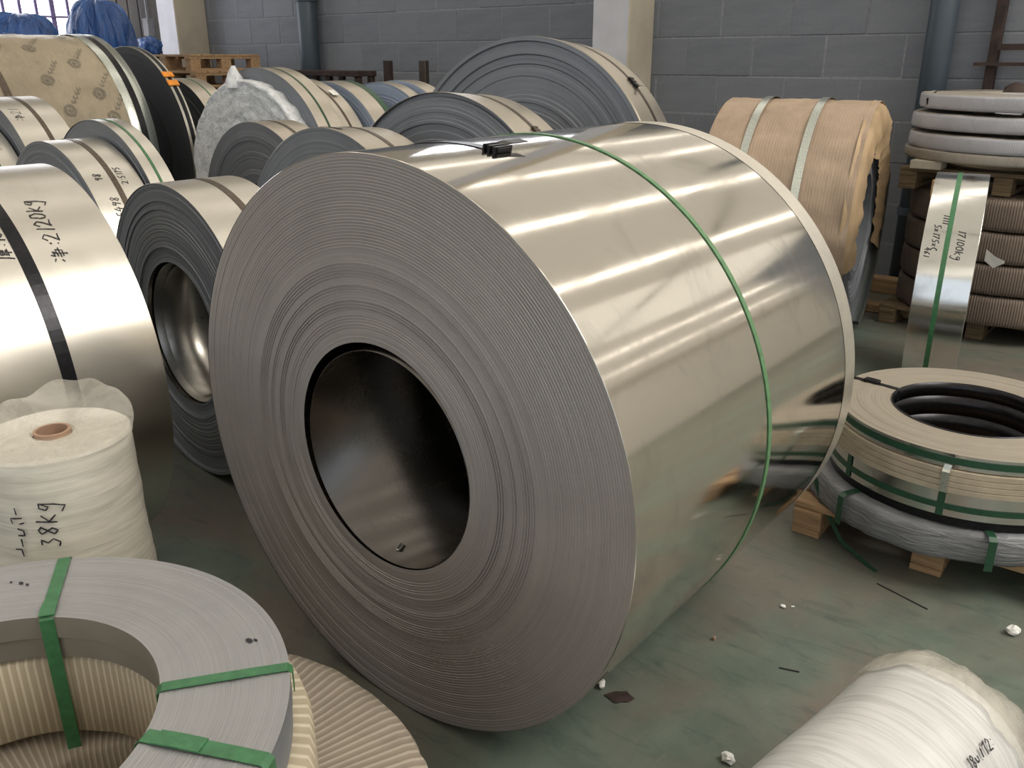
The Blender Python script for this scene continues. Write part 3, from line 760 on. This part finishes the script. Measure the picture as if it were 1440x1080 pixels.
for i in range(4):
    o = flat_wrap('wrapped_flat_coil', '%s of the grey crepe wrapped coils on the upper pallet' % names[i], SX+(.0, .015, .015, .045)[i], SY, lev[i]+(.0 if i else .04), hh[i] if i else .056, .565, .25, tm[i], i*5+2, GW, topmat='crepe_tan')
    if i == 3:
        P = [((-.45, -.34, .015), (-.8, -.6, 0)), ((-.455, -.345, .05), (-.8, -.6, .1)), ((-.42, -.31, .09), (-.3, -.2, .9)), ((-.2, -.2, .093), (0, 0, 1)), ((.0, -.16, .1), (0, 0, 1))]
        obj('strap', ribbon(P, (.6, -.8, 0), .018, .0015), M['strap_black'], o)
        obj('paper_knot', lathe([(.07, 0), (.05, .025), (.02, .045), (0, .05)], 12, 'Z', disp=lambda r, a, t, i: (r*(1+.4*noise.noise((t*2, a*20, 2))), a)), M['rust'], o, smooth=True, loc=(-.06, -.2, .088))
    if i < 3:
        # spacer sticks between the layers
        pass
for i in range(3):
    for k, (dx, dy) in enumerate(((-.3, .1), (.1, -.3), (.25, .25), (-.12, -.3))):
        za = (lev[i]+hh[i]) if i else lev[0]+.04+.056
        b = tag(obj('spacer_block', box_bm(.08, .08, lev[i+1]-za-.003, bev=.002), M['wood_dark']), 'small dark wood spacer wedged between grey wrapped coils', 'spacer', 'spacers in the grey stack')
        b.location = (SX+dx, SY+dy, (za+lev[i+1])/2)
sp = tag(obj('wood_block', box_bm(.08, .1, .09, bev=.003), M['wood']), 'light wood block under the grey wrapped coils above the mirror film coil', 'wood block'); sp.location = (-1.22, 5.02, .82)
# rack of angle iron
ra = root('angle_iron_rack', 'rust brown angle iron rack standing behind the grey wrapped coils', 'rack', (-1.33, 6.155, 0))
obj('post', box_bm(.055, .055, 2.6, (0, 0, 1.3), bev=.003), M['rust'], ra); obj('post', box_bm(.055, .055, 2.6, (1.5, 0, 1.3), bev=.003), M['rust'], ra)
obj('shelf_bar', box_bm(1.5, .04, .035, (.77, -.03, 1.52)), M['rust'], ra); obj('shelf_bar', box_bm(1.62, .03, .02, (.72, -.05, 1.425)), M['rust'], ra)
obj('shelf_bar', box_bm(1.5, .04, .035, (.77, -.03, 2.2)), M['rust'], ra)
for lb, y, z in (('wooden beam lying on the floor along the block wall', 5.93, .1), ('wooden beam lying on the floor between kraft coil and mirror film coil', 5.42, .05)):
    b = tag(obj('timber_beam', box_bm(1.5, .1, z, bev=.004), M['wood']), lb, 'beam'); b.location = (-1.75, y, z/2+.001)
    if y < 5.5: b.scale = (.5, 1, 1); b.location.x = -1.74; 

# ------------------------------------------------------------------ strapped flat coils on a pallet
FX, FY = -.507, 2.88
pallet('wooden_pallet', 'low wooden pallet under the foil wrapped coil with strapped flat coils', 'pallet', (FX+.01, FY+.0, 0), .84, .66, rad(2), None, 'wood_orange' if False else 'wood', .11)
fw = flat_wrap('foil_wrapped_coil', 'flat coil wrapped in wrinkled silver grey film directly on the low pallet', FX-.02, FY, .111, .098, .435, .23, 'foil', 3, wob=.014)
def loop_strap(o, r, R, z0, z1, phi, w, mat, name='strap', t=.0015, e=.002):
    d = Vector((cos(rad(phi)), sin(rad(phi)), 0)); s = Vector((-d.y, d.x, 0)); up = Vector((0, 0, 1))
    P = []
    for a, z, n in ((r-e, z0, -d), (r-e, z1-.004, -d), (r+.004, z1+e*.4, up), (R-.004, z1+e*.4, up), (R+e, z1-.004, d), (R+e, z0, d)):
        P.append((d*a+up*z, n))
    return obj(name, ribbon(P, s, w, t), M[mat], o)
for ph in (-118, -62): loop_strap(fw, .235, .445, .0, .099, ph, .022, 'strap_dkgreen', e=.008)
def flat_coil(name, label, X, Y, z0, h, R, r, edge='edge_flat', rim='sheet_far', rings=60, seed=1, group=None, amp=.0003, step=.02, segs=180):
    o = root(name, label, 'flat steel coil', (X, Y, z0), group=group)
    top = [(q, h+off) for q, off in ring_profile(r, R, rings, amp, seed, step)]
    prof = [(r, 0)]+[(r, h*.5)]+top+[(R, h*.5), (R, 0)]
    n = len(prof)
    bm = lathe(prof, segs, 'Y', closed=True, matf=lambda i: 0 if 2 <= i < n-3 else (2 if i < 2 else (1 if i < n-1 else 0)))
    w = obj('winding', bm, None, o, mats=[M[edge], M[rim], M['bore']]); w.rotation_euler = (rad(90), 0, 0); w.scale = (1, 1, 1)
    return o
def rim_strap(o, R, z, w, mat, t=.0015):
    P = []
    for i in range(121):
        a = 2*pi*i/120; n = Vector((cos(a), sin(a), 0)); P.append((n*(R+.001)+Vector((0, 0, z)), n))
    return obj('rim_strap', ribbon(P, (0, 0, 1), w, t), M[mat], o)
gap_disc = flat_coil('flat_steel_coil', 'black filler disc standing for the shaded gap above the foil wrapped coil', FX, FY, .213, .026, .395, .232, 'edge_dark', 'strap_black', 20, 4)  # shaded gap between the coils, made as an added black disc
lc = flat_coil('flat_steel_coil', 'flat steel coil with shiny rim and dark green rim strap, under the cream banded coil', FX, FY, .24, .078, .40, .232, 'edge_flat', 'sheet_mirror', 30, 5)
rim_strap(lc, .40, .03, .018, 'strap_dkgreen')
for ph in (-128, -84, -40): loop_strap(lc, .233, .4, -.0, .078, ph, .02, 'strap_dkgreen')
cb = root('flat_steel_coil', 'cream edged flat coil in four thin bands below the topmost pallet coil', 'flat steel coil', (FX, FY, .319))
for i in range(4):
    obj('thin_band', lathe([(.232, i*.0165), (.412-.003*i, i*.0165), (.412-.003*i, i*.0165+.0145), (.232, i*.0165+.0145)], 150, 'Z', closed=True), M['cream'], cb)
for ph in (-84,): loop_strap(cb, .233, .414, 0, .066, ph, .02, 'yellow' if False else 'strap_zinc')
tc_ = flat_coil('flat_steel_coil', 'topmost flat coil of the pallet, pale face, dark bore and green rim strap', FX, FY, .387, .043, .392, .231, 'edge_cream', 'sheet_mirror', 56, 6)
rim_strap(tc_, .392, .022, .02, 'strap_dkgreen')
s = loop_strap(tc_, .231, .393, 0, .0435, 172, .02, 'strap_black')
bm = box_bm(.05, .028, .01, (0, 0, 0), bev=.002); b = obj('buckle', bm, M['strap_black'], s); b.location = (-.32, .045, .05); b.rotation_euler = (0, 0, rad(172))
for o_, z_ in ((tc_, .047), (cb, .066), (lc, .078)):
    obj('inner_liner', lathe([(.2305, 0), (.2305, z_), (.228, z_), (.228, 0)], 120, 'Z', closed=True), M['strap_black'], o_, smooth=True)
rb_ = root('loose_strap', 'loose dark strap hanging from the foil wrapped coil to the floor', 'strap', (-.80, 2.60, 0))
obj('band', ribbon([((-.09, .02, .215), (-.4, -1, 0)), ((-.03, -.02, .12), (-.4, -1, .2)), ((.07, -.08, .03), (-.2, -.6, .8)), ((.2, -.14, .002), (0, 0, 1))], (.5, -.1, .5), .022, .0012), M['strap_dkgreen'], rb_)

# ------------------------------------------------------------------ flat coils at lower corner
QX, QY = -1.205, .253
zt = .60
pallet('wooden_pallet', 'low wooden pallet under the striped wrapped coils', 'pallet', (-1.12, .32, 0), .8, .74, 0, None, 'wood', .12)
flat_wrap('wrapped_flat_coil', 'crumpled striped wrapped coil, wider and lowest, resting on the floor pallet', -1.115, .338, .122, .205, .545, .262, 'stripe_worn', 5, wob=.010)
flat_wrap('wrapped_flat_coil', 'neatly striped cream wrapped coil under the grey strapped flat coils', -1.20, .258, .345, .167, .468, .268, 'stripe_cream', 8, wob=.003)
q = root('flat_steel_coil', 'pale grey pair of flat coils bound by three green straps on striped wrapped coil', 'flat steel coil', (QX, QY, .516))
def fpart(name, z0, h, R, r, seed, rings, edge='edge_flat', amp=.0002):
    top = [(a, h+off) for a, off in ring_profile(r, R, rings, amp, seed, .01)]
    prof = [(r, 0), (r, h*.5)]+top+[(R, h*.5), (R, 0)]; n = len(prof)
    bm = lathe(prof, 224, 'Y', closed=True, matf=lambda i: 0 if 2 <= i < n-3 else (2 if i < 2 else (1 if i < n-1 else 0)))
    w = obj(name, bm, None, q, mats=[M[edge], M['edge'], M['bore_grey']]); w.rotation_euler = (rad(90), 0, 0); w.location = (0, 0, z0)
fpart('lower_coil', 0, .0385, .443, .2645, 3, 20); fpart('upper_coil', .042, .041, .446, .2595, 4, 90)
def top_strap(o, r, R, zt, phi_i, phi_o, w, mat, zin=.0, zout=.0, t=.0016, lap=None):
    a, b = Vector((cos(rad(phi_i)), sin(rad(phi_i)), 0)), Vector((cos(rad(phi_o)), sin(rad(phi_o)), 0))
    up = Vector((0, 0, 1)); d = (b*R-a*r).normalized(); s = Vector((-d.y, d.x, 0))
    P = [(a*(r-.003)+up*zin, -a), (a*(r-.003)+up*(zt-.004), -a), (a*(r+.003)+up*(zt+.0015), up)]
    for k in (.25, .5, .75): P.append(((a*r).lerp(b*R, k)+up*(zt+.002), up))
    P += [(b*(R-.003)+up*(zt+.0015), up), (b*(R+.003)+up*(zt-.004), b), (b*(R+.003)+up*zout, b)]
    o2 = obj('strap', ribbon(P, s, w, t), M[mat], o)
    if lap:
        k0, k1 = lap; p0 = (a*r).lerp(b*R, k0)+up*(zt+.0042); p1 = (a*r).lerp(b*R, k1)+up*(zt+.0042)
        obj('strap_weld', ribbon([(p0, up), (p0.lerp(p1, .5)+up*.001, up), (p1, up)], s, w*1.08, t), M[mat], o2)
    return o2
top_strap(q, .2595, .446, .0835, 131.5, 138, .022, 'strap_green', zin=-.40, lap=(-.02, .2))
top_strap(q, .2595, .446, .0835, 58.2, 56.5, .019, 'strap_green', zout=.045)
top_strap(q, .2595, .446, .0835, 36.5, 32.0, .024, 'strap_green', zout=.0, lap=(.12, .5))
bm = bmesh.new()
for cx, cy, sz, sd in ((.143, .371, .013, 1), (.15, .378, .008, 2), (-.308, .21, .010, 3), (-.325, .20, .006, 4), (-.295, .215, .007, 6)):
    vs = [bm.verts.new((cx+sz*cos(i*pi/4)*(.6+.6*abs(noise.noise((i, sd, 0)))), cy+sz*.6*sin(i*pi/4)*(.6+.6*abs(noise.noise((i, sd, 5)))), .0845)) for i in range(8)]
    bm.faces.new(vs)
obj('ink_blot', bm, M['ink'], q)

# ------------------------------------------------------------------ standing white roll
RX, RY, RR, RH = -1.80, .672, .150, .735
wr = root('wrapped_roll', 'white wrapped roll standing upright, marked 38kg, with clear film over its top', 'wrapped roll', (RX, RY, 0))
def dr(r, a, t, i):
    k = a/RH
    return r+.004*noise.fractal((cos(t)*1.5, sin(t)*1.5, a*14), 1, 2, 3)+.010*(1-k)*max(0, sin(a*9+t)), a
obj('roll_body', lathe([(.05, 0), (RR+.014, 0)]+[(RR+.014-.014*i/30, RH*i/30-.001) for i in range(1, 31)]+[(RR-.008, RH+.004), (.037, RH+.002)], 120, 'Z', disp=dr), M['white_roll'], wr, smooth=True)
obj('core_tube', lathe([(.036, RH-.25), (.036, RH+.012), (.030, RH+.012), (.030, RH-.25)], 48, 'Z', closed=True), M['core'], wr, smooth=False)
bm = bmesh.new(); N1, N2 = 22, 90; rows = []
for i in range(N1+1):
    row = []
    for j in range(N2):
        t = 2*pi*j/N2; f = i/N1; r = .042+f*(RR+.010-.042)
        back = max(0, -(cos(t)*.80-sin(t)*.6*1.0)*.0 + cos(t-rad(150)))          # rises on the side away from the camera
        cr = noise.fractal((r*9*cos(t), r*9*sin(t), 2.2), 1, 2, 2)
        z = RH+.007+.006*abs(cr)+.055*max(0, cos(t-rad(135)))**1.3*f*f*(1+.5*noise.noise((t*2.5, f*2, 4)))
        if f > .96 and cos(t-rad(135)) < .1: z = RH+.003
        row.append(bm.verts.new((r*cos(t)*(1+.012*cr), r*sin(t)*(1+.012*cr), z)))
    rows.append(row)
for a, b in zip(rows, rows[1:]):
    for j in range(N2): k = (j+1) % N2; bm.faces.new((a[j], b[j], b[k], a[k]))
obj('film_cover', bm, M['film'], wr, smooth=True)
def roll_surf(ph, z0):
    """line runs upward, glyph tops point clockwise seen from above"""
    def f(a, b):
        p = rad(ph)+(-b)/(RR+.009) ; n = Vector((cos(p), sin(p), 0))
        return n*(RR+.014*(1-(z0+a)/RH)+.0035)+Vector((0, 0, z0+a)), n
    return f
obj('handwriting', write('38kg', roll_surf(-29, .555), (0, 0), .038, .0032, 2, lift=.001), M['ink'], wr)
obj('handwriting', write('l-uq-', roll_surf(-50, .535), (0, 0), .034, .0032, 5, lift=.001), M['ink'], wr)

# ------------------------------------------------------------------ lying white roll
yaw = -.17
lr = root('wrapped_roll', 'white wrapped roll lying on the floor, cloudy film over its end', 'wrapped roll', (-.225, 1.60, 0), (0, 0, yaw))
lR = .18
def dl(r, a, t, i): return (r+.003*noise.fractal((cos(t)*2, sin(t)*2, a*8), 1, 2, 3) if r > .1 else r), a
obj('roll_body', lathe([(.04, -.95), (lR-.004, -.95)]+[(lR, -.945+.93*i/40) for i in range(41)]+[(lR-.012, .0), (.04, .0)], 120, disp=dl), M['white_roll_lying'], lr, smooth=True, loc=(0, 0, lR+.002))
obj('core_tube', lathe([(.04, -.96), (.04, .005), (.034, .005), (.034, -.96)], 40, closed=True), M['core'], lr, loc=(0, 0, lR+.002))
def df(r, a, t, i):
    c = noise.fractal((cos(t)*2.5, sin(t)*2.5, i*.35), 1, 2, 4)
    return r*(1+.02*c)+.004, a+.018*c
obj('film_cover', lathe([(lR+.002, -.05), (lR+.004, -.02), (lR+.003, .01), (lR-.004, .035), (lR-.03, .045), (lR-.07, .03), (.08, .018), (.05, .012)], 100, disp=df), M['film'], lr, smooth=True, loc=(0, 0, lR+.002))
def lr_surf(th0, y0):
    def f(a, b):
        th = rad(th0)+b/lR*-1; n = Vector((sin(th), 0, cos(th)))
        return n*(lR+.004)+Vector((0, y0+a, 0)), n
    return f
obj('handwriting', write('18u.d72:', lr_surf(42, -.18), (0, 0), .02, .003, 3, lift=.001), M['ink'], lr, loc=(0, 0, lR+.002))

# ------------------------------------------------------------------ litter on the floor
def scrap(label, x, y, s, mat, seed, cat='litter', flat=.35):
    bm = bmesh.new(); bmesh.ops.create_icosphere(bm, subdivisions=2, radius=1)
    for v in bm.verts:
        f = 1+.5*noise.noise(v.co*1.6+Vector((seed, 0, 0))); v.co = Vector((v.co.x*f*s, v.co.y*f*s*.7, (v.co.z*f+.7)*s*flat))
    mz = min(v.co.z for v in bm.verts)
    for v in bm.verts: v.co.z -= mz
    o = tag(obj('litter_scrap', bm, M[mat]), label, cat); o.location = (x, y, .0005); o.rotation_euler = (0, 0, seed); return o
scrap('crumpled white paper scrap by itself on open floor near the lying white roll', -.212, 2.388, .02, 'white_scrap', 1, flat=.6)
scrap('white chip on the floor by the lower rim of the huge bright coil', -.955, 1.503, .013, 'white_scrap', 2, flat=.8)
scrap('larger of two white flakes on the open floor', -.745, 2.111, .010, 'white_scrap', 3)
scrap('smaller of two white flakes on the open floor', -.723, 2.129, .005, 'white_scrap', 4)
scrap('brown pellet on the open floor beside the huge bright coil', -.827, 1.851, .006, 'core', 5, flat=.9)
scrap('white fragment at the lower picture edge beside the lying white roll', -.600, 1.478, .018, 'white_scrap', 6, flat=.6)
scrap('dark flattened leaf of tape on the floor near the huge bright coil rim', -.90, 1.50, .03, 'strap_dkgreen' if False else 'rust', 7, flat=.06)
for lb, x, y, a, l in (('thin dark wire snippet on the open floor nearer the lying roll', -.62, 1.86, 20, .05), ('long thin dark wire on the floor near the pallet', -.50, 2.38, -15, .16)):
    o = tag(obj('wire_snippet', box_bm(l, .0025, .0025), M['ink']), lb, 'wire'); o.location = (x, y, .0022); o.rotation_euler = (0, 0, rad(a))
